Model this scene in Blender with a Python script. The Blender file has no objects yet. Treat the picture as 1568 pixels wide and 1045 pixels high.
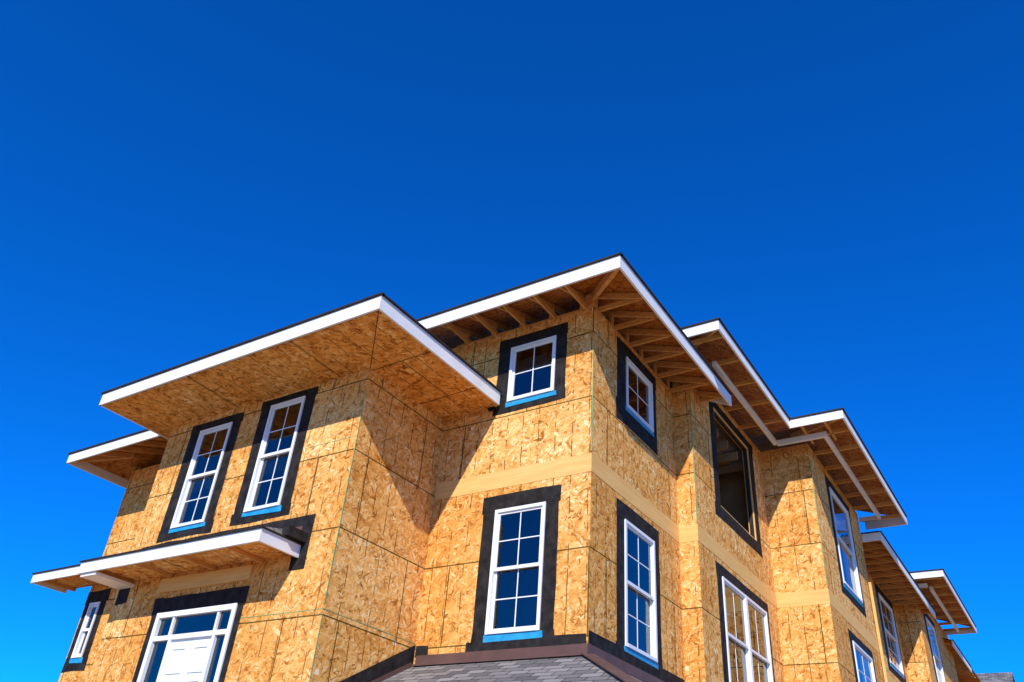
import bpy, math, random
from mathutils import Vector, Matrix
random.seed(7)
scene=bpy.context.scene
# ------------------------------------------------------------------ camera
f=1245.0;P=math.radians(33.1);T=math.radians(4.86);A=math.radians(35.2)
h=Vector((-math.sin(A),math.cos(A),0));r=Vector((math.cos(A),math.sin(A),0));zz=Vector((0,0,1))
F=h*math.cos(P)+zz*math.sin(P);U0=-h*math.sin(P)+zz*math.cos(P)
R=r*math.cos(T)+U0*math.sin(T);U=U0*math.cos(T)-r*math.sin(T)
cam=bpy.data.cameras.new("camera");cam.lens=f/1568*36;cam.clip_end=3000
co=bpy.data.objects.new("camera",cam);scene.collection.objects.link(co)
co.matrix_world=Matrix.Translation((0,0,1.6))@Matrix((R,U,-F)).transposed().to_4x4()
scene.camera=co
scene.view_settings.view_transform='Standard';scene.view_settings.look='None';scene.view_settings.exposure=0
# ------------------------------------------------------------------ light
K=0.74;KX=1.75
sd=Vector((1/KX,-1/K,1)).normalized()
el=math.asin(sd.z);az=math.atan2(sd.x,sd.y)
w=bpy.data.worlds.new("World");scene.world=w;w.use_nodes=True
nt=w.node_tree;bg=nt.nodes['Background'];bg.inputs[1].default_value=0.15
sky=nt.nodes.new('ShaderNodeTexSky');sky.sky_type='NISHITA';sky.sun_disc=False
sky.sun_elevation=el;sky.sun_rotation=az;sky.air_density=1.0;sky.dust_density=0.0;sky.ozone_density=3.0;sky.altitude=1000
hs=nt.nodes.new('ShaderNodeHueSaturation');hs.inputs['Saturation'].default_value=1.15
mt=nt.nodes.new('ShaderNodeMix');mt.data_type='RGBA';mt.blend_type='MULTIPLY';mt.inputs[0].default_value=1
mt.inputs[7].default_value=(0.02,0.66,1.46,1)
nt.links.new(sky.outputs[0],hs.inputs['Color']);nt.links.new(hs.outputs[0],mt.inputs[6]);nt.links.new(mt.outputs[2],bg.inputs[0])
sl=bpy.data.lights.new("sun","SUN");sl.energy=5.0;sl.angle=math.radians(0.5);sl.color=(1,0.95,0.86)
so=bpy.data.objects.new("sun",sl);scene.collection.objects.link(so)
so.rotation_euler=sd.to_track_quat('Z','Y').to_euler();so.location=sd*50
# ------------------------------------------------------------------ materials
class N:
    def __init__(s,name):
        s.m=bpy.data.materials.new(name);s.m.use_nodes=True;s.t=s.m.node_tree
        s.b=s.t.nodes['Principled BSDF'];s.out=s.t.nodes['Material Output']
    def n(s,typ,**k):
        x=s.t.nodes.new(typ)
        for a,b in k.items(): setattr(x,a,b)
        return x
    def l(s,a,b): s.t.links.new(a,b)
    def math(s,op,a,b=None,c=None):
        x=s.n('ShaderNodeMath',operation=op)
        for i,v in enumerate((a,b,c)):
            if v is None: continue
            if isinstance(v,(int,float)): x.inputs[i].default_value=v
            else: s.l(v,x.inputs[i])
        return x.outputs[0]
    def mix(s,fac,a,b,bt='MIX'):
        x=s.n('ShaderNodeMix',data_type='RGBA',blend_type=bt)
        for i,v in ((0,fac),(6,a),(7,b)):
            if isinstance(v,(int,float)): x.inputs[i].default_value=v
            elif isinstance(v,tuple): x.inputs[i].default_value=v+(1,)
            else: s.l(v,x.inputs[i])
        return x.outputs[2]
    def ramp(s,v,stops):
        x=s.n('ShaderNodeValToRGB');e=x.color_ramp.elements
        while len(e)<len(stops): e.new(0.5)
        for i,(p,c) in enumerate(stops):
            e[i].position=p;e[i].color=(c if isinstance(c,tuple) else (c,c,c))+(1,)
        s.l(v,x.inputs[0]);return x.outputs[0]
def osb(name,tint=(1,1,1),joints=True,size=1.0,patch=1.0):
    m=N(name);uv=m.n('ShaderNodeUVMap').outputs[0]
    cols=[]
    for i,(rot,sx,sy) in enumerate(((0.15,8,36),(1.45,9,34),(-0.7,9,30),(0.75,10,40))):
        nz=m.n('ShaderNodeTexNoise');nz.inputs['Scale'].default_value=3.3+i;m.l(uv,nz.inputs['Vector'])
        off=m.n('ShaderNodeVectorMath',operation='MULTIPLY_ADD');m.l(nz.outputs['Color'],off.inputs[0])
        off.inputs[1].default_value=(0.22,0.22,0);m.l(uv,off.inputs[2])
        mp=m.n('ShaderNodeMapping',vector_type='TEXTURE');mp.inputs['Rotation'].default_value=(0,0,rot);mp.inputs['Scale'].default_value=(size/sx,size/sy,1)
        m.l(off.outputs[0],mp.inputs['Vector'])
        v=m.n('ShaderNodeTexVoronoi');v.inputs['Scale'].default_value=1;m.l(mp.outputs[0],v.inputs['Vector'])
        sp=m.n('ShaderNodeSeparateColor');m.l(v.outputs['Color'],sp.inputs[0]);cols.append(sp.outputs)
    def fm(fac,a,b):
        x=m.n('ShaderNodeMix',data_type='FLOAT');m.l(fac,x.inputs[0]);m.l(a,x.inputs[2]);m.l(b,x.inputs[3]);return x.outputs[0]
    bb=fm(m.math('GREATER_THAN',cols[0][1],0.5),cols[1][0],cols[0][0])
    bb=fm(m.math('GREATER_THAN',cols[2][1],0.62),bb,cols[2][0])
    bb=fm(m.math('GREATER_THAN',cols[3][1],0.68),bb,cols[3][0])
    t=tint
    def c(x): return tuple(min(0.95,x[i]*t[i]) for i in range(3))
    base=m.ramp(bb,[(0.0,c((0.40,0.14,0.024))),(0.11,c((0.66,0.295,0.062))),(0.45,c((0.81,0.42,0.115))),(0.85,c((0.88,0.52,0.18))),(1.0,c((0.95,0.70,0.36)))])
    n0=m.n('ShaderNodeTexNoise');n0.inputs['Scale'].default_value=7.5/size;n0.inputs['Detail'].default_value=7;n0.inputs['Roughness'].default_value=0.68;m.l(uv,n0.inputs['Vector'])
    base=m.mix(patch,base,m.ramp(n0.outputs[0],[(0.33,(0.46,0.31,0.18)),(0.46,(0.93,0.89,0.84)),(0.62,(1.07,1.09,1.15))]),'MULTIPLY')
    n1=m.n('ShaderNodeTexNoise');n1.inputs['Scale'].default_value=1.0;n1.inputs['Detail'].default_value=5;m.l(uv,n1.inputs['Vector'])
    base=m.mix(1.0,base,m.ramp(n1.outputs[0],[(0.3,(0.92,0.80,0.62)),(0.7,(1.06,1.09,1.16))]),'MULTIPLY')
    v=m.n('ShaderNodeTexVoronoi');v.inputs['Scale'].default_value=1.5;v.distance='CHEBYCHEV';m.l(uv,v.inputs['Vector'])
    base=m.mix(m.math('MULTIPLY',m.math('LESS_THAN',v.outputs['Distance'],0.05),m.math('GREATER_THAN',n0.outputs[0],0.42)),base,c((0.92,0.74,0.46)))
    if joints:
        br=m.n('ShaderNodeTexBrick');br.offset=0.5
        m.l(uv,br.inputs['Vector']);br.inputs['Scale'].default_value=1
        br.inputs['Brick Width'].default_value=2.44;br.inputs['Row Height'].default_value=1.22
        br.inputs['Mortar Size'].default_value=0.011;br.inputs['Mortar Smooth'].default_value=0.1
        br.inputs['Color1'].default_value=(0.92,0.84,0.72,1);br.inputs['Color2'].default_value=(1.04,1.07,1.12,1)
        br.inputs['Mortar'].default_value=(0.18,0.21,0.13,1)
        base=m.mix(1.0,base,br.outputs['Color'],'MULTIPLY')
        s=m.n('ShaderNodeSeparateXYZ');m.l(uv,s.inputs[0])
        wn=m.n('ShaderNodeTexNoise');wn.inputs['Scale'].default_value=0.9;m.l(uv,wn.inputs['Vector'])
        uu=m.math('ADD',s.outputs[0],m.math('MULTIPLY',wn.outputs[0],0.08))
        fr=m.math('FRACT',m.math('DIVIDE',uu,0.305))
        line=m.math('LESS_THAN',fr,0.055)
        mp=m.n('ShaderNodeMapping');mp.inputs['Scale'].default_value=(3.1,4,1);m.l(uv,mp.inputs['Vector'])
        n2=m.n('ShaderNodeTexNoise');n2.inputs['Scale'].default_value=1;n2.inputs['Detail'].default_value=4;m.l(mp.outputs[0],n2.inputs['Vector'])
        brk=m.ramp(n2.outputs[0],[(0.46,0.0),(0.52,0.85)])
        base=m.mix(m.math('MULTIPLY',line,brk),base,(0.15,0.06,0.018))
    m.l(base,m.b.inputs['Base Color']);m.b.inputs['Roughness'].default_value=0.85
    m.b.inputs['Specular IOR Level'].default_value=0.08
    bp=m.n('ShaderNodeBump');bp.inputs['Strength'].default_value=0.8;bp.inputs['Distance'].default_value=0.006
    m.l(m.math('ADD',bb,n0.outputs[0]),bp.inputs['Height']);m.l(bp.outputs[0],m.b.inputs['Normal'])
    return m.m
def simple(name,c1,c2,scale=6,rough=0.6,bump=0.0,sx=(1,1,1),spec=0.4,detail=5):
    m=N(name);tc=m.n('ShaderNodeTexCoord')
    mp=m.n('ShaderNodeMapping');mp.inputs['Scale'].default_value=sx;m.l(tc.outputs['Object'],mp.inputs['Vector'])
    nz=m.n('ShaderNodeTexNoise');nz.inputs['Scale'].default_value=scale;nz.inputs['Detail'].default_value=detail;m.l(mp.outputs[0],nz.inputs['Vector'])
    m.l(m.ramp(nz.outputs[0],[(0.3,c1),(0.7,c2)]),m.b.inputs['Base Color'])
    m.b.inputs['Roughness'].default_value=rough;m.b.inputs['Specular IOR Level'].default_value=spec
    if bump:
        bp=m.n('ShaderNodeBump');bp.inputs['Strength'].default_value=0.6;bp.inputs['Distance'].default_value=bump
        m.l(nz.outputs[0],bp.inputs['Height']);m.l(bp.outputs[0],m.b.inputs['Normal'])
    return m.m
OSB=osb("osb_sheathing",tint=(1.04,1.06,1.10),patch=0.72);OSBS=osb("osb_soffit",tint=(1.0,0.92,0.78),size=1.3,patch=1.0)
OSBD=osb("osb_roof_deck_shaded",tint=(0.62,0.42,0.26),joints=False)  # board colour darkened to paint in the shade between rafters under the eaves
LUM=simple("framing_lumber",(0.58,0.25,0.06),(0.78,0.42,0.13),5,0.75,0.001,(1,1,6),0.15)
RIM=simple("rim_board",(0.76,0.41,0.125),(0.86,0.52,0.185),3,0.75,0.001,(0.6,0.6,8),0.1)
WHT=simple("white_primed_trim",(0.80,0.785,0.755),(0.88,0.865,0.84),2.5,0.5,0.0008,spec=0.2)
VIN=simple("white_vinyl",(0.80,0.81,0.82),(0.84,0.84,0.84),4,0.35)
BLK=simple("black_flashing_membrane",(0.010,0.009,0.009),(0.036,0.031,0.029),7,0.75,0.015,(1,1,1),0.12)
BLUE=simple("blue_sill_tape",(0.01,0.24,0.48),(0.03,0.36,0.62),9,0.5,0.004)
GRN=simple("green_panel_edge",(0.08,0.34,0.16),(0.40,0.42,0.16),1.6,0.8,detail=2)
BRN=simple("brown_metal_flashing",(0.10,0.055,0.045),(0.15,0.08,0.066),3,0.5,spec=0.2)
EDG=simple("dark_drip_edge",(0.02,0.016,0.015),(0.045,0.034,0.03),5,0.7,spec=0.15)
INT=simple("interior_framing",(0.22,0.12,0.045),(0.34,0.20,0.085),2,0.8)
DRT=simple("ground_dirt",(0.29,0.20,0.12),(0.40,0.29,0.18),0.7,0.95,0.03,detail=9)
CON=simple("concrete",(0.36,0.35,0.33),(0.46,0.45,0.43),3,0.9,0.003)
m=N("asphalt_shingles");uv=m.n('ShaderNodeUVMap').outputs[0]
br=m.n('ShaderNodeTexBrick');m.l(uv,br.inputs['Vector']);br.inputs['Scale'].default_value=1
br.inputs['Brick Width'].default_value=0.3;br.inputs['Row Height'].default_value=0.14;br.inputs['Mortar Size'].default_value=0.010
br.inputs['Color1'].default_value=(0.10,0.093,0.088,1);br.inputs['Color2'].default_value=(0.27,0.25,0.235,1);br.inputs['Mortar'].default_value=(0.03,0.03,0.03,1)
nz=m.n('ShaderNodeTexNoise');nz.inputs['Scale'].default_value=60;m.l(uv,nz.inputs['Vector'])
m.l(m.mix(1.0,br.outputs[0],m.ramp(nz.outputs[0],[(0.3,0.7),(0.7,1.25)]),'MULTIPLY'),m.b.inputs['Base Color'])
m.b.inputs['Roughness'].default_value=0.9;SHG=m.m
m=N("window_glass")
gl=m.n('ShaderNodeBsdfGlossy');gl.inputs['Roughness'].default_value=0.01;gl.inputs['Color'].default_value=(0.9,0.95,1,1)
tr=m.n('ShaderNodeBsdfTransparent');tr.inputs['Color'].default_value=(0.6,0.68,0.68,1)
fz=m.n('ShaderNodeFresnel');fz.inputs['IOR'].default_value=1.8
ms=m.n('ShaderNodeMixShader');m.l(m.math('ADD',fz.outputs[0],0.03),ms.inputs[0]);m.l(tr.outputs[0],ms.inputs[1]);m.l(gl.outputs[0],ms.inputs[2])
tc=m.n('ShaderNodeTexCoord');nz=m.n('ShaderNodeTexNoise');nz.inputs['Scale'].default_value=1.2;m.l(tc.outputs['Object'],nz.inputs['Vector'])
bp=m.n('ShaderNodeBump');bp.inputs['Distance'].default_value=0.02;bp.inputs['Strength'].default_value=0.4;m.l(nz.outputs[0],bp.inputs['Height']);m.l(bp.outputs[0],gl.inputs['Normal'])
m.l(ms.outputs[0],m.out.inputs[0]);GLS=m.m
# ------------------------------------------------------------------ mesh parts
class Part:
    all=[]
    def __init__(s,name,mat,parent): s.name=name;s.mat=mat;s.v=[];s.f=[];s.parent=parent;Part.all.append(s)
    def poly(s,pts): i=len(s.v);s.v+=[tuple(p) for p in pts];s.f.append(tuple(range(i,i+len(pts))))
    def hexa(s,p):
        i=len(s.v);s.v+=[tuple(q) for q in p]
        for q in ((3,2,1,0),(4,5,6,7),(0,1,5,4),(1,2,6,5),(2,3,7,6),(3,0,4,7)): s.f.append(tuple(i+k for k in q))
    def box(s,x0,x1,y0,y1,z0,z1):
        s.hexa([(x0,y0,z0),(x1,y0,z0),(x1,y1,z0),(x0,y1,z0),(x0,y0,z1),(x1,y0,z1),(x1,y1,z1),(x0,y1,z1)])
    def beam(s,a,b,wd,ht):
        a=Vector(a);b=Vector(b);d=(b-a).normalized();sd_=Vector((d.y,-d.x,0))
        sd_=sd_.normalized() if sd_.length>1e-4 else Vector((1,0,0))
        sd_=sd_*wd/2;dn=Vector((0,0,-ht))
        if abs(d.z)>0.9: dn=Vector((0,0,0))
        s.hexa([a-sd_+dn,b-sd_+dn,b+sd_+dn,a+sd_+dn,a-sd_,b-sd_,b+sd_,a+sd_])
    def done(s):
        me=bpy.data.meshes.new(s.name);me.from_pydata(s.v,[],s.f);me.validate();me.update()
        uvl=me.uv_layers.new(name="UVMap")
        for p in me.polygons:
            n=p.normal;ax=max(range(3),key=lambda k:abs(n[k]))
            if ax==2 and abs(n.z)<0.999: hd=Vector((n.x,n.y)).normalized()
            else: hd=None
            for li in p.loop_indices:
                c=me.vertices[me.loops[li].vertex_index].co
                if hd is not None: q=(c.x*-hd.y+c.y*hd.x,(c.x*hd.x+c.y*hd.y)*1.05)
                elif ax==2: q=(c.x+0.35,c.y+0.6)
                elif ax==1: q=(c.x+0.45,c.z-0.64)
                else: q=(c.y+0.22+7*round(c.x),c.z-0.64)
                uvl.data[li].uv=q
        me.materials.append(s.mat)
        o=bpy.data.objects.new(s.name,me);scene.collection.objects.link(o);o.parent=s.parent
        return o
def empty(name):
    e=bpy.data.objects.new(name,None);scene.collection.objects.link(e);return e
H=empty("wood_sheathed_townhouse")
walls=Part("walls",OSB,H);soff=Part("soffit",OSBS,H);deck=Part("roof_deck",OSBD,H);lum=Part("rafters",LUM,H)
rim=Part("rim_board",RIM,H);fas=Part("fascia",WHT,H);edge=Part("drip_edge",EDG,H);roof=Part("roof",SHG,H)
blk=Part("window_flashing",BLK,H);vin=Part("window_frames",VIN,H);blue=Part("sill_tape",BLUE,H);grn=Part("green_panel_edges",GRN,H)
brn=Part("metal_flashing",BRN,H);gls=Part("window_glass",GLS,H);inte=Part("interior_floors",INT,H);door=Part("door",VIN,H)
can=Part("canopy_trim",WHT,H)
# frames: 'f' => plane facing -Y (u=x, n=-y) ; 's' => plane facing +X (u=y, n=x)
def pt(fr,u,n,z): return (u,-n,z) if fr=='f' else (n,u,z)
def fbox(part,fr,u0,u1,n0,n1,z0,z1):
    if fr=='f': part.box(u0,u1,-n1,-n0,z0,z1)
    else: part.box(n0,n1,u0,u1,z0,z1)
def wall(fr,n,u0,u1,z0,z1,holes=()):
    us=sorted({u0,u1}|{a for hh in holes for a in hh[:2]});zs=sorted({z0,z1}|{a for hh in holes for a in hh[2:4]})
    for i in range(len(us)-1):
        for j in range(len(zs)-1):
            cu=(us[i]+us[i+1])/2;cz=(zs[j]+zs[j+1])/2
            if any(hh[0]<cu<hh[1] and hh[2]<cz<hh[3] for hh in holes): continue
            walls.poly([pt(fr,us[i],n,zs[j]),pt(fr,us[i+1],n,zs[j]),pt(fr,us[i+1],n,zs[j+1]),pt(fr,us[i],n,zs[j+1])])
J=lambda a=0.02:random.uniform(-a,a)
def strip(fr,n,u0,u1,z0,z1,th):
    L=max(u1-u0,z1-z0);k=max(2,int(L/0.35));hor=(u1-u0)>(z1-z0)
    A_=[];B_=[]
    for i in range(k+1):
        t=i/k;e=J(0.02) if i in (0,k) else J(0.008)
        if hor: u=u0+(u1-u0)*t+(J(0.02) if i in (0,k) else 0);A_.append((u,z0+e));B_.append((u+(J(0.02) if i in (0,k) else 0),z1+J(0.01)))
        else: z=z0+(z1-z0)*t+(J(0.02) if i in (0,k) else 0);A_.append((u1+J(0.01),z));B_.append((u0+J(0.01),z))
    for i in range(k):
        q=[A_[i],A_[i+1],B_[i+1],B_[i]]
        blk.hexa([pt(fr,p[0],n+0.001,p[1]) for p in q]+[pt(fr,p[0],n+th,p[1]) for p in q])
def flash(fr,n,o,b):
    u0,u1,z0,z1=o;bu0,bu1,bz0,bz1=b
    strip(fr,n,bu0,u0+0.01,bz0,bz1-0.06,0.006);strip(fr,n,u1-0.01,bu1,bz0,bz1-0.06,0.007)
    strip(fr,n,bu0-0.02,bu1+0.02,z1-0.01,bz1,0.010);strip(fr,n,bu0-0.03,bu1+0.03,bz0-0.04,z0+0.01,0.004)
def window(fr,n,o,b,rows=(2,2),cols=2,kind='hung',glass=True,tape=True,fl=True):
    u0,u1,z0,z1=o
    if fl: flash(fr,n,o,b)
    if not glass:
        for a in ((u0,u0+0.04,z0,z1),(u1-0.04,u1,z0,z1),(u0+0.04,u1-0.04,z1-0.04,z1),(u0+0.04,u1-0.04,z0,z0+0.04)):
            fbox(rim,fr,a[0],a[1],n-0.14,n-0.004,a[2],a[3])
        e=0.06
        for a in ((u0+.04,u0+e+.03,z0+.04,z1-.04),(u1-e-.03,u1-.04,z0+.04,z1-.04),(u0+e+.03,u1-e-.03,z1-e-.02,z1-.04),(u0+e+.03,u1-e-.03,z0+.04,z0+e+.02)):
            fbox(edge,fr,a[0],a[1],n-0.10,n-0.03,a[2],a[3])
        return
    if tape:
        a=[(u0-0.03,z0-0.085+J()),(u1+0.05,z0-0.085+J()),(u1+0.04,z0-0.003),(u0-0.03,z0-0.003)]
        blue.hexa([pt(fr,p[0],n+0.005,p[1]) for p in a]+[pt(fr,p[0],n+0.014,p[1]) for p in a])
    e=0.05;d0,d1=n-0.07,n+0.03
    def ring(part,u0,u1,z0,z1,e,d0,d1):
        fbox(part,fr,u0,u0+e,d0,d1,z0,z1);fbox(part,fr,u1-e,u1,d0,d1,z0,z1)
        fbox(part,fr,u0+e,u1-e,d0,d1-0.002,z1-e,z1);fbox(part,fr,u0+e,u1-e,d0,d1+0.006,z0,z0+e)
    ring(vin,u0,u1,z0,z1,e,d0,d1)
    def sash(u0,u1,z0,z1,dn,rows,cols):
        s=0.035;ring(vin,u0,u1,z0,z1,s,dn-0.03,dn)
        gls.poly([pt(fr,u0+s,dn-0.018,z0+s),pt(fr,u1-s,dn-0.018,z0+s),pt(fr,u1-s,dn-0.018,z1-s),pt(fr,u0+s,dn-0.018,z1-s)])
        g=0.008
        for i in range(1,cols):
            c=u0+(u1-u0)*i/cols;fbox(vin,fr,c-g,c+g,dn-0.024,dn-0.012,z0+s,z1-s)
        for i in range(1,rows):
            c=z0+(z1-z0)*i/rows;fbox(vin,fr,u0+s,u1-s,dn-0.025,dn-0.011,c-g,c+g)
    a0,a1,c0,c1=u0+e,u1-e,z0+e,z1-e
    if kind=='hung':
        mid=(c0+c1)/2
        sash(a0,a1,mid-0.02,c1,n-0.0,rows[0],cols);sash(a0,a1,c0,mid+0.02,n-0.034,rows[1],cols)
        fbox(vin,fr,a0,a1,n-0.0,n+0.012,mid-0.025,mid+0.025)
    else: sash(a0,a1,c0,c1,n-0.01,rows[0],cols)
# ---------------------------------------------------------------- walls & windows
x0,y0=-5.32,9.86
Tu=(-6.94,-6.03,8.22,9.30);Tl=(-6.98,-6.07,4.42,6.30)
wall('f',-y0,-8.26,x0,0,9.68,[Tu,Tl])
window('f',-y0,Tu,(-7.19,-5.83,8.06,9.52),rows=(2,),kind='single')
window('f',-y0,Tl,(-7.22,-5.85,4.27,6.55))
W1u=(11.05,12.13,8.36,9.36);W1l=(10.96,12.05,4.42,6.32)
wall('s',x0,y0,13.17,0,9.68,[W1u,W1l])
window('s',x0,W1u,(10.72,12.31,8.04,9.60),rows=(2,),kind='single')
window('s',x0,W1l,(10.70,12.26,4.27,6.57))
wall('f',-13.17,x0,-4.97,0,10.30)
W2u=(14.45,16.62,7.78,9.98);W2l=(14.24,16.71,4.40,6.36)
wall('s',-4.97,13.17,17.55,0,10.30,[W2u,W2l])
window('s',-4.97,W2u,(14.2,16.86,7.58,10.14),glass=False)
flash('s',-4.97,W2l,(14.0,16.88,4.25,6.56))
for (ua,ub) in ((14.24,15.47),(15.475,16.71)): window('s',-4.97,(ua,ub,4.40,6.36),None,rows=(1,1),cols=2,fl=False)
wall('f',-17.55,-4.97,-3.88,0,10.30)
R3u=(19.12,20.86,7.55,9.86);R3l=(19.12,20.86,4.3,6.3)
wall('s',-3.88,17.55,22.2,0,10.30,[R3u,R3l])
window('s',-3.88,R3u,(18.88,21.1,7.33,10.08),cols=1,rows=(1,1))
window('s',-3.88,R3l,(18.9,21.1,4.1,6.5),cols=2)
T2=[(23.4,24.6,8.0,9.3),(23.4,24.6,4.6,6.4),(26.3,28.2,7.4,9.4),(26.3,28.2,4.5,6.4)]
wall('s',-4.4,22.2,29.0,0,9.68,T2)
for o in T2: window('s',-4.4,o,(o[0]-0.3,o[1]+0.3,o[2]-0.22,o[3]+0.25))
wall('f',-29.0,-4.4,-3.75,0,10.30)
R4=[(30.4,32.0,7.5,9.7),(30.4,32.0,4.5,6.3)]
wall('s',-3.75,29.0,36.0,0,10.30,R4)
for o in R4: window('s',-3.75,o,(o[0]-0.3,o[1]+0.3,o[2]-0.22,o[3]+0.25))
wall('s',-4.4,36.0,46.0,0,9.68)
# left bay
B1=(-12.23,-11.38,6.03,7.87);B2=(-10.43,-9.62,6.05,7.97);DO=(-11.86,-10.02,2.45,4.60)
yB=7.87
wall('f',-yB,-13.2,-8.26,0,8.40,[B1,B2,DO])
window('f',-yB,B1,(-12.52,-11.17,5.88,8.03),rows=(2,2));window('f',-yB,B2,(-10.68,-9.40,5.90,8.10),rows=(2,2))
wall('s',-8.26,yB,y0,0,8.40)
wall('s',-13.2,yB,9.2,0,8.40)
SW=(-16.2,-15.86,4.45,5.5)
wall('f',-9.2,-16.4,-13.2,0,8.40,[SW])
window('f',-9.2,SW,(-16.37,-15.68,4.25,5.74),cols=1,rows=(1,1))
wall('s',-16.4,9.2,46.0,0,9.6);wall('f',-46.0,-16.4,-4.4,0,9.6);wall('f',-y0,-16.4,-8.26,8.2,9.68)
def band(fr,n,u0,u1,z0=6.67,z1=6.97): fbox(rim,fr,u0,u1,n+0.001,n+0.005,z0,z1)
band('f',-y0,-8.255,x0+0.004);band('s',x0,y0,13.165);band('f',-13.17,x0+0.006,-4.966);band('s',-4.97,13.17,17.54)
band('f',-17.55,-4.96,-3.876);band('s',-3.88,17.55,22.2);band('s',-4.4,22.2,28.98);band('f',-29,-4.39,-3.746);band('s',-3.75,29,36)
def vg(x,y,za,zb,wd=0.005): grn.box(x-wd,x+wd,y-wd,y+wd,za,zb)
vg(x0,y0,7.0,8.9,0.007);vg(-8.26,yB,3.2,4.3,0.004);vg(-8.26,yB,4.45,6.9);vg(-8.26,yB,7.05,7.75);vg(-4.97,13.17,7.0,9.9,0.007);vg(-3.88,17.55,7.0,9.9,0.006)
grn.box(-10.0,-8.25,yB-0.004,yB-0.001,4.375,4.383);grn.box(-8.259,-8.256,yB,y0,4.375,4.383)
grn.box(-9.35,-8.25,yB-0.004,yB-0.001,6.955,6.963)
# ---------------------------------------------------------------- roofs
SL=0.33
def slab(pts,ze):
    lo=[(x,y,ze-0.03+d*SL) for x,y,d in pts];hi=[(x,y,ze+0.012+d*SL) for x,y,d in pts]
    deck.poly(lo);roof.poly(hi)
def fascia(fr,n,u0,u1,zt,ht,th=0.035,e0=0,e1=0):
    u=u0
    while u<u1-1e-6:
        v=min(u+4.88,u1)
        if u1-v<0.6: v=u1
        fbox(fas,fr,u+(0.002 if u>u0 else 0),v-(0.002 if v<u1 else 0),n-th,n,zt-ht,zt);u=v
    fbox(edge,fr,u0-e0,u1+e1,n-th,n+0.03,zt+0.002,zt+0.030)
def rafters(fr,n,nw,ua,ub,zt,ht,step=0.61,post=None):
    u=ua
    while u<=ub:
        L=n-nw+0.5;dz=J(0.012)
        lum.beam(pt(fr,u,n-0.036,zt-0.04),pt(fr,u,n-L,zt-0.035+L*SL),0.042,ht+dz)
        if post is not None:
            zc=zt-0.05-ht+(n-nw)*SL
            fbox(lum,fr,u-0.045,u+0.045,nw-0.05,nw-0.005,post-0.02,zc+0.06)
            if post>9: fbox(lum,fr,u+0.06,u+0.10,nw-0.4,n-0.2,post+0.0,post+0.09)
        u+=step
zt=9.75;xe,ye=-4.37,8.91
slab([(-13,ye,0),(xe,ye,0),(xe-2.4,ye+2.4,2.4),(-13,ye+2.4,2.4)],zt)
slab([(xe,ye,0),(xe,13.78,0),(xe-2.4,13.78,2.4),(xe-2.4,ye+2.4,2.4)],zt)
fascia('f',-ye,-13,xe-0.036,zt,0.235,e1=0.066);fascia('s',xe,ye,13.78,zt,0.235)
rafters('f',-ye,-y0,-8.0,-5.4,zt,0.11,post=9.68);rafters('s',xe,x0,9.95,13.7,zt,0.11,post=9.68)
lum.beam((xe-0.04,ye+0.04,zt-0.04),(xe-1.6,ye+1.6,zt-0.04+1.56*SL),0.07,0.17)
fbox(lum,'f',-5.5,-5.32,-y0-0.06,-y0-0.004,9.64,9.98);lum.box(-8.2,x0-0.02,y0+0.003,y0+0.09,9.68,9.72)
lum.box(x0-0.09,x0-0.003,y0+0.1,13.1,9.68,9.72)
fas.hexa([(xe,13.78,9.515),(-4.96,13.78,9.515+0.59*0.5),(-4.96,13.815,9.515+0.59*0.5),(xe,13.815,9.515),
          (xe,13.78,9.75),(-4.96,13.78,9.75+0.59*0.5),(-4.96,13.815,9.75+0.59*0.5),(xe,13.815,9.75)])
zr=10.42
a,b_=-3.96,12.16;c_,d_=-2.83,16.5;yend=23.2
slab([(-9,b_,0),(a,b_,0),(a-3,b_+3,3),(-9,b_+3,3)],zr)
slab([(a,b_,0),(a,d_,0),(a-3,d_+3,3),(a-3,b_+3,3)],zr)
slab([(a,d_,0),(c_,d_,0),(c_-3,d_+3,3),(a-3,d_+3,3)],zr)
slab([(c_,d_,0),(c_,yend,0),(c_-3,yend,3),(c_-3,d_+3,3)],zr)
fascia('f',-b_,-6.3,a-0.036,zr,0.20,e1=0.066);fascia('s',a,b_,d_-0.036,zr,0.20)
fascia('f',-d_,a-0.035,c_-0.036,zr,0.20,e1=0.066);fascia('s',c_,d_,yend,zr,0.20)
def frieze(fr,n,u0,u1,zb=10.12,ht=0.12): fbox(fas,fr,u0,u1,n-0.075,n,zb,zb+ht)
frieze('s',-4.42,13.2,17.0);frieze('f',-17.0,-4.42,-3.33-0.076);frieze('s',-3.33,17.0,22.35)
def look(fr,nw,nf,ua,ub,z=10.34,step=0.915,ht=0.09):
    u=ua
    while u<ub:
        fbox(lum,fr,u-0.022,u+0.022,nw+0.002,nf-0.036,z-ht,z);u+=step
look('s',-4.97,a,12.5,16.9);look('f',-17.55,-d_,-3.75,-2.9,step=0.5);look('s',-3.88,c_,17.2,23.1)
lum.beam((c_-0.04,d_+0.04,zr-0.04),(c_-1.5,d_+1.5,zr-0.04+1.4*SL),0.05,0.14)
lum.beam((a-0.04,b_+0.04,zr-0.04),(a-1.5,b_+1.5,zr-0.04+1.4*SL),0.05,0.14)
fas.box(-3.9,c_,yend,yend+0.03,zr-0.2,zr+0.02);fas.box(-3.88,-3.33,22.32,22.349,10.13,10.24)
x4=-3.40
slab([(-9,22.25,0),(x4,22.25,0),(x4-2,24.25,2),(-9,24.25,2)],zt);slab([(x4,22.25,0),(x4,30.2,0),(x4-2,30.2,2),(x4-2,24.25,2)],zt)
fascia('s',x4,22.25,30.2,zt,0.21);fascia('f',-22.25,-3.88,x4-0.036,zt,0.21)
rafters('s',x4,-4.4,22.6,30.0,zt,0.1,post=9.68)
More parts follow.
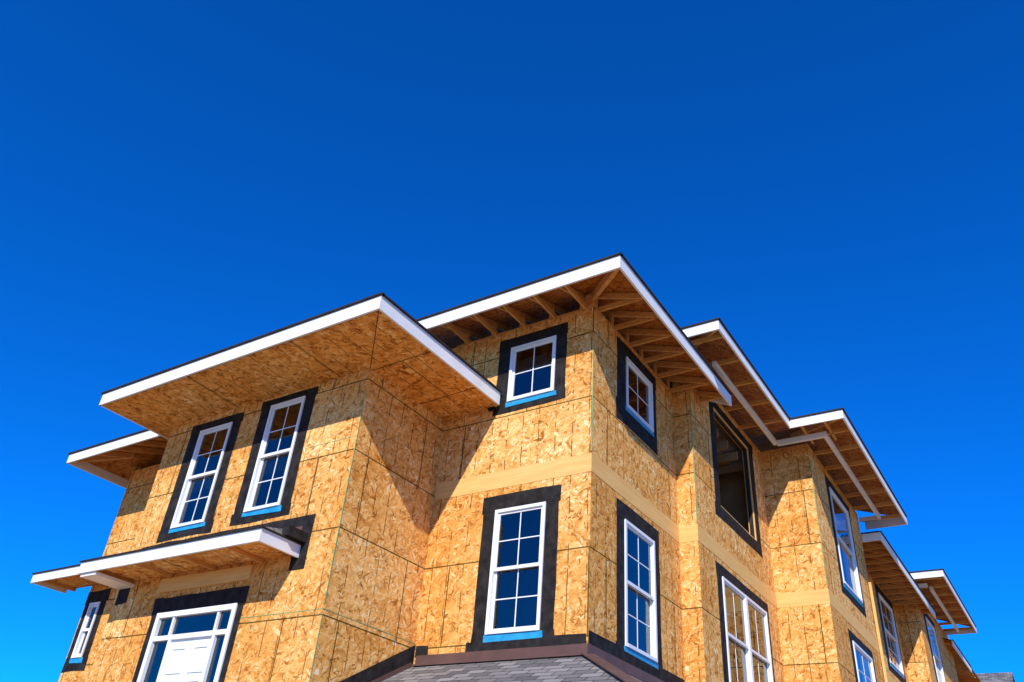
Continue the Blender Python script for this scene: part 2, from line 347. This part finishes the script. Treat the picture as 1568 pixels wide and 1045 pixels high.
a4=-2.69;b4=28.0;e4=35.1
slab([(-9,b4,0),(a4,b4,0),(a4-3,b4+3,3),(-9,b4+3,3)],zr);slab([(a4,b4,0),(a4,e4,0),(a4-3,e4,3),(a4-3,b4+3,3)],zr)
fascia('f',-b4,-5.5,a4-0.036,zr,0.2,e1=0.066);fascia('s',a4,b4,e4,zr,0.2)
frieze('s',-3.2,29.0,34.4);frieze('f',-28.6,-4.3,-3.276);look('s',-3.75,a4,28.3,35.0)
fas.box(-3.8,a4,e4,e4+0.03,zr-0.2,zr)
slab([(-3.45,34,0),(-3.45,46.5,0),(-6.5,46.5,3),(-6.5,34,3)],zt);fascia('s',-3.45,34,38.5,zt,0.2);rafters('s',-3.45,-4.4,34.3,40,zt,0.1)
# bay roof with boxed soffit
zb=8.40;bx0,bx1,by=-13.75,-7.06,6.67;d=9.84-by
slab([(bx0,by,0),(bx1,by,0),(bx1-d,9.84,d),(bx0+d,9.84,d)],zb)
slab([(bx1,by,0),(bx1,9.84,0),(bx1-d,9.84,d)],zb);slab([(bx0,by,0),(bx0+d,9.84,d),(bx0,9.84,0)],zb)
fascia('f',-by,bx0,bx1-0.036,zb,0.23,e0=0.03,e1=0.066);fascia('s',bx1,by,9.80,zb,0.23)
fas.box(bx0,bx0+0.035,by+0.001,9.2,zb-0.23,zb)
soff.poly([(bx0+0.03,by+0.036,8.185),(bx1-0.036,by+0.036,8.185),(-8.258,yB-0.002,8.15),(-13.2,yB-0.002,8.15)])
soff.poly([(bx1-0.036,by+0.036,8.185),(bx1-0.036,9.855,8.185),(-8.258,9.855,8.15),(-8.258,yB-0.002,8.15)])
soff.poly([(bx0+0.03,by+0.036,8.185),(-13.2,yB,8.15),(-13.2,9.2,8.15),(bx0+0.03,9.2,8.185)])
edge.beam((-7.1,6.71,8.185),(-8.25,7.86,8.152),0.010,0.004)
sx0,sy=-16.95,8.03
slab([(sx0,sy,0),(-13.4,sy,0),(-13.4,9.84,1.8),(sx0+1.8,9.84,1.8)],zb);slab([(sx0,sy,0),(sx0+1.8,9.84,1.8),(sx0,14,0)],zb)
fascia('f',-sy,sx0,-13.4,zb,0.2,e0=0.03);fas.box(sx0,sx0+0.035,sy+0.001,12,zb-0.2,zb)
rafters('f',-sy,-9.2,-16.7,-13.5,zb,0.11)
lum.beam((sx0+0.05,sy+0.05,zb-0.04),(-16.0,8.9,zb-0.04+0.9*SL),0.05,0.14)
# ---------------------------------------------------------------- canopies
def canopy(xa,xb,yf,yw,zt,ht,rise):
    can.box(xa,xb,yf,yf+0.035,zt-ht,zt)
    can.box(xb-0.035,xb,yf+0.036,yw-0.004,zt-ht,zt)
    can.box(xa,xa+0.035,yf+0.036,yw-0.004,zt-ht,zt)
    edge.box(xa-0.02,xb+0.03,yf-0.03,yf+0.03,zt+0.002,zt+0.022)
    edge.box(xb-0.03,xb+0.028,yf+0.031,yw-0.004,zt+0.002,zt+0.022)
    roof.poly([(xa,yf,zt+.022),(xb,yf,zt+.022),(xb-0.25,yw,zt+rise),(xa+0.1,yw,zt+rise)])
    roof.poly([(xb,yf,zt+.022),(xb,yw,zt+.022),(xb-0.25,yw,zt+rise)])
    soff.poly([(xa+.03,yf+.03,zt-ht+0.07),(xb-.03,yf+.03,zt-ht+0.07),(xb-.03,yw,zt-ht+0.07),(xa+.03,yw,zt-ht+0.07)])
    x=xa+0.35
    while x<xb-0.1: lum.box(x-.02,x+.02,yf+.037,yw-.004,zt-ht+0.005,zt-ht+0.068);x+=1.05
canopy(-13.2,-8.95,7.10,yB,5.33,0.18,0.27)
can.box(-13.16,-12.75,7.137,yB-.01,5.10,5.149)
brn.box(-12.95,-9.0,yB-0.02,yB-0.003,5.55,5.63)
strip('f',-yB,-12.9,-8.92,5.62,5.80,0.006);strip('f',-yB,-9.1,-8.80,5.0,5.78,0.011);strip('f',-yB,-13.15,-12.85,4.85,5.10,0.008)
blk.box(-9.0,-8.86,7.5,yB-.012,5.36,5.5)
canopy(-17.3,-13.22,8.43,9.2,5.97,0.17,0.25)
strip('f',-9.2,-16.35,-13.3,6.2,6.36,0.006)
for (x,z) in ((-14.3,7.55),(-14.1,6.45)):
    blk.hexa([(x,9.08,z),(x+.26,9.08,z),(x+.26,9.195,z),(x,9.195,z),(x,9.14,z+.2),(x+.26,9.14,z+.2),(x+.26,9.195,z+.24),(x,9.195,z+.24)])
for (xa,ya,za,xb,yb,zb2) in ((-7.44,y0-.10,8.36,-7.24,y0-.02,8.50),(-7.36,y0-.16,8.22,-7.22,y0-.11,8.40),(-7.30,y0-.05,8.12,-7.18,y0-.012,8.30)):
    blk.hexa([(xa,ya,za+J()),(xb,ya+J(),za+J()),(xb,yb,za),(xa,yb,za),(xa+.03,ya,zb2+J()),(xb+J(.03),ya,zb2),(xb,yb,zb2+.02),(xa,yb,zb2)])
# ---------------------------------------------------------------- entry door
strip('f',-yB,-12.02,-11.85,2.4,4.84,0.006);strip('f',-yB,-10.03,-9.9,2.4,4.84,0.007);strip('f',-yB,-12.05,-9.88,4.59,4.84,0.012)
rim.box(-12.0,-9.88,yB-0.045,yB-0.003,4.93,5.145)
fb=lambda a,b,c,d,n0=0.0,n1=0.03: door.box(a,b,yB-n1,yB-n0,c,d)
fb(-11.86,-11.78,2.45,4.60,-0.1);fb(-10.10,-10.02,2.45,4.60,-0.1);fb(-11.78,-10.10,4.52,4.60,-0.1,0.028);fb(-11.78,-10.10,4.17,4.24,-0.1,0.026)
fb(-11.40,-11.34,2.45,4.17,-0.1,0.024);fb(-11.46,-11.42,4.24,4.52,-0.05,0.01);fb(-10.43,-10.39,4.24,4.52,-0.05,0.01)
fb(-10.40,-10.34,2.45,4.17,-0.1,0.022)
fb(-11.34,-10.40,2.45,4.17,-0.06,-0.02)
for cx in (-11.12,-10.62):
    for (za,zc) in ((3.68,4.05),(2.95,3.58),(2.55,2.85)):
        for q in ((cx-.17,cx-.145,za,zc),(cx+.145,cx+.17,za,zc),(cx-.145,cx+.145,za,za+.025),(cx-.145,cx+.145,zc-.025,zc)):
            door.box(q[0],q[1],yB+.004,yB+.0205,q[2],q[3])
for q in ((-11.78,-11.40,2.45,4.17),(-10.34,-10.10,2.45,4.17),(-11.78,-10.10,4.24,4.52)):
    gls.poly([(q[0],yB+.03,q[2]),(q[1],yB+.03,q[2]),(q[1],yB+.03,q[3]),(q[0],yB+.03,q[3])])
# ---------------------------------------------------------------- porch roof wrapping the corner
PS=0.52;pd=1.9;pz=4.06
def pp(x,y,d): return (x,y,pz-PS*d)
roof.poly([pp(-8.255,y0,0),pp(x0,y0,0),pp(x0+pd,y0-pd,pd),pp(-8.255,y0-pd,pd)][::-1])
roof.poly([pp(x0,y0,0),pp(x0,17.0,0),pp(x0+pd,17.0,pd),pp(x0+pd,y0-pd,pd)][::-1])
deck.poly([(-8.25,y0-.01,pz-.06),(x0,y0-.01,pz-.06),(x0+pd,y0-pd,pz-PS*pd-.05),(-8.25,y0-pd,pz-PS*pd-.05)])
fas.box(-8.25,x0+pd,y0-pd-.04,y0-pd-.002,pz-PS*pd-.2,pz-PS*pd);fas.box(x0+pd+.002,x0+pd+.04,y0-pd-.04,17,pz-PS*pd-.2,pz-PS*pd)
for (px,py) in ((-3.6,8.15),(-7.9,8.15),(-3.6,12.5),(-3.6,16.7)): lum.box(px-.09,px+.09,py-.09,py+.09,0,pz-PS*pd-.2)
brn.box(-8.2,x0+0.03,y0-0.02,y0-0.011,4.06,4.20);brn.box(-8.2,x0+0.04,y0-0.09,y0-0.02,4.04,4.065)
brn.box(x0+0.011,x0+0.02,y0-0.02,13.1,4.06,4.20)
strip('f',-y0,-7.3,x0-0.02,4.19,4.33,0.013);strip('s',x0,y0,13.1,4.16,4.38,0.012);strip('f',-y0,-8.24,-8.0,4.18,4.34,0.009)
s8=-8.248
blk.hexa([(s8,9.85,4.02),(s8,8.2,3.18),(s8,8.2,3.45),(s8,9.85,4.36),(s8+.006,9.85,4.02),(s8+.006,8.2,3.18),(s8+.006,8.2,3.45),(s8+.006,9.85,4.36)])
brn.hexa([(s8+.01,9.80,3.99),(s8+.01,8.2,3.16),(s8+.01,8.2,3.26),(s8+.01,9.80,4.10),(s8+.02,9.80,3.99),(s8+.02,8.2,3.16),(s8+.02,8.2,3.26),(s8+.02,9.80,4.10)])
brn.beam((x0,y0,pz+.02),(x0+pd,y0-pd,pz-PS*pd+.02),0.2,0.015)
rim.box(-3.86,-3.80,22.0,22.08,4,8.4)
# ---------------------------------------------------------------- interior
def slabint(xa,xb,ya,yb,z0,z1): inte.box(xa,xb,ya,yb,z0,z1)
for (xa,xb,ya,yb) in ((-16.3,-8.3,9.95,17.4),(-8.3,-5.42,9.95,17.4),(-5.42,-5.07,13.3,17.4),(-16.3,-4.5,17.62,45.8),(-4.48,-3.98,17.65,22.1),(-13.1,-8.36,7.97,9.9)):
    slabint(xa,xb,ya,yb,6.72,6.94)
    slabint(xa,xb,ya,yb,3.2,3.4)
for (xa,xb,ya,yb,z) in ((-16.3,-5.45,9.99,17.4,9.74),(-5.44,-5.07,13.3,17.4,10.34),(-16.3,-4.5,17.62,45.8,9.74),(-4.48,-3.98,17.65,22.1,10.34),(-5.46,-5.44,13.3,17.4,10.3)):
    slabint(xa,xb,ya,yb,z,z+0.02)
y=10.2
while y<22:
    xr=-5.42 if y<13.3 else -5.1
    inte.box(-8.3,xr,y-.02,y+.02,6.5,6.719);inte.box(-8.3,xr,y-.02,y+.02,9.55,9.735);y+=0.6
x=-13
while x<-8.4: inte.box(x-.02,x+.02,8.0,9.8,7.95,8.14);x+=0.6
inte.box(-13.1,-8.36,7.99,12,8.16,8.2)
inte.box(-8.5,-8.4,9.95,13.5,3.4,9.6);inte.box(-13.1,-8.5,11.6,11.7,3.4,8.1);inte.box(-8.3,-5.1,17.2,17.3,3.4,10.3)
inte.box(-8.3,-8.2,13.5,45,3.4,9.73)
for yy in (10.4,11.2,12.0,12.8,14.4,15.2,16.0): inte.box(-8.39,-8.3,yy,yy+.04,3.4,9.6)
for p in Part.all: p.done()
# ---------------------------------------------------------------- concrete stoop
Part.all=[];S=empty("concrete_stoop");st=Part("steps",CON,S)
st.box(-12.2,-9.6,6.5,yB-0.01,0,2.4)
for i in range(12): st.box(-11.7,-10.1,6.5-0.28*(i+1),6.5-0.28*i,0,2.4-0.19*(i+1))
for p in Part.all: p.done()
# ---------------------------------------------------------------- distant house
Part.all=[];D=empty("distant_house");dw=Part("walls",OSB,D);dr=Part("roof",SHG,D)
dw.box(-12,-3.3,50,58,0,10.1)
dr.poly([(-12.3,49.5,10.0),(-2.9,49.5,10.0),(-2.9,54,12.7),(-12.3,54,12.7)]);dr.poly([(-12.3,58.5,10.0),(-2.9,58.5,10.0),(-2.9,54,12.7),(-12.3,54,12.7)])
for p in Part.all: p.done()
# ---------------------------------------------------------------- ground
me=bpy.data.meshes.new("ground");me.from_pydata([(-1500,-1500,0),(1500,-1500,0),(1500,1500,0),(-1500,1500,0)],[],[(0,1,2,3)])
me.materials.append(DRT);g=bpy.data.objects.new("ground",me);scene.collection.objects.link(g)
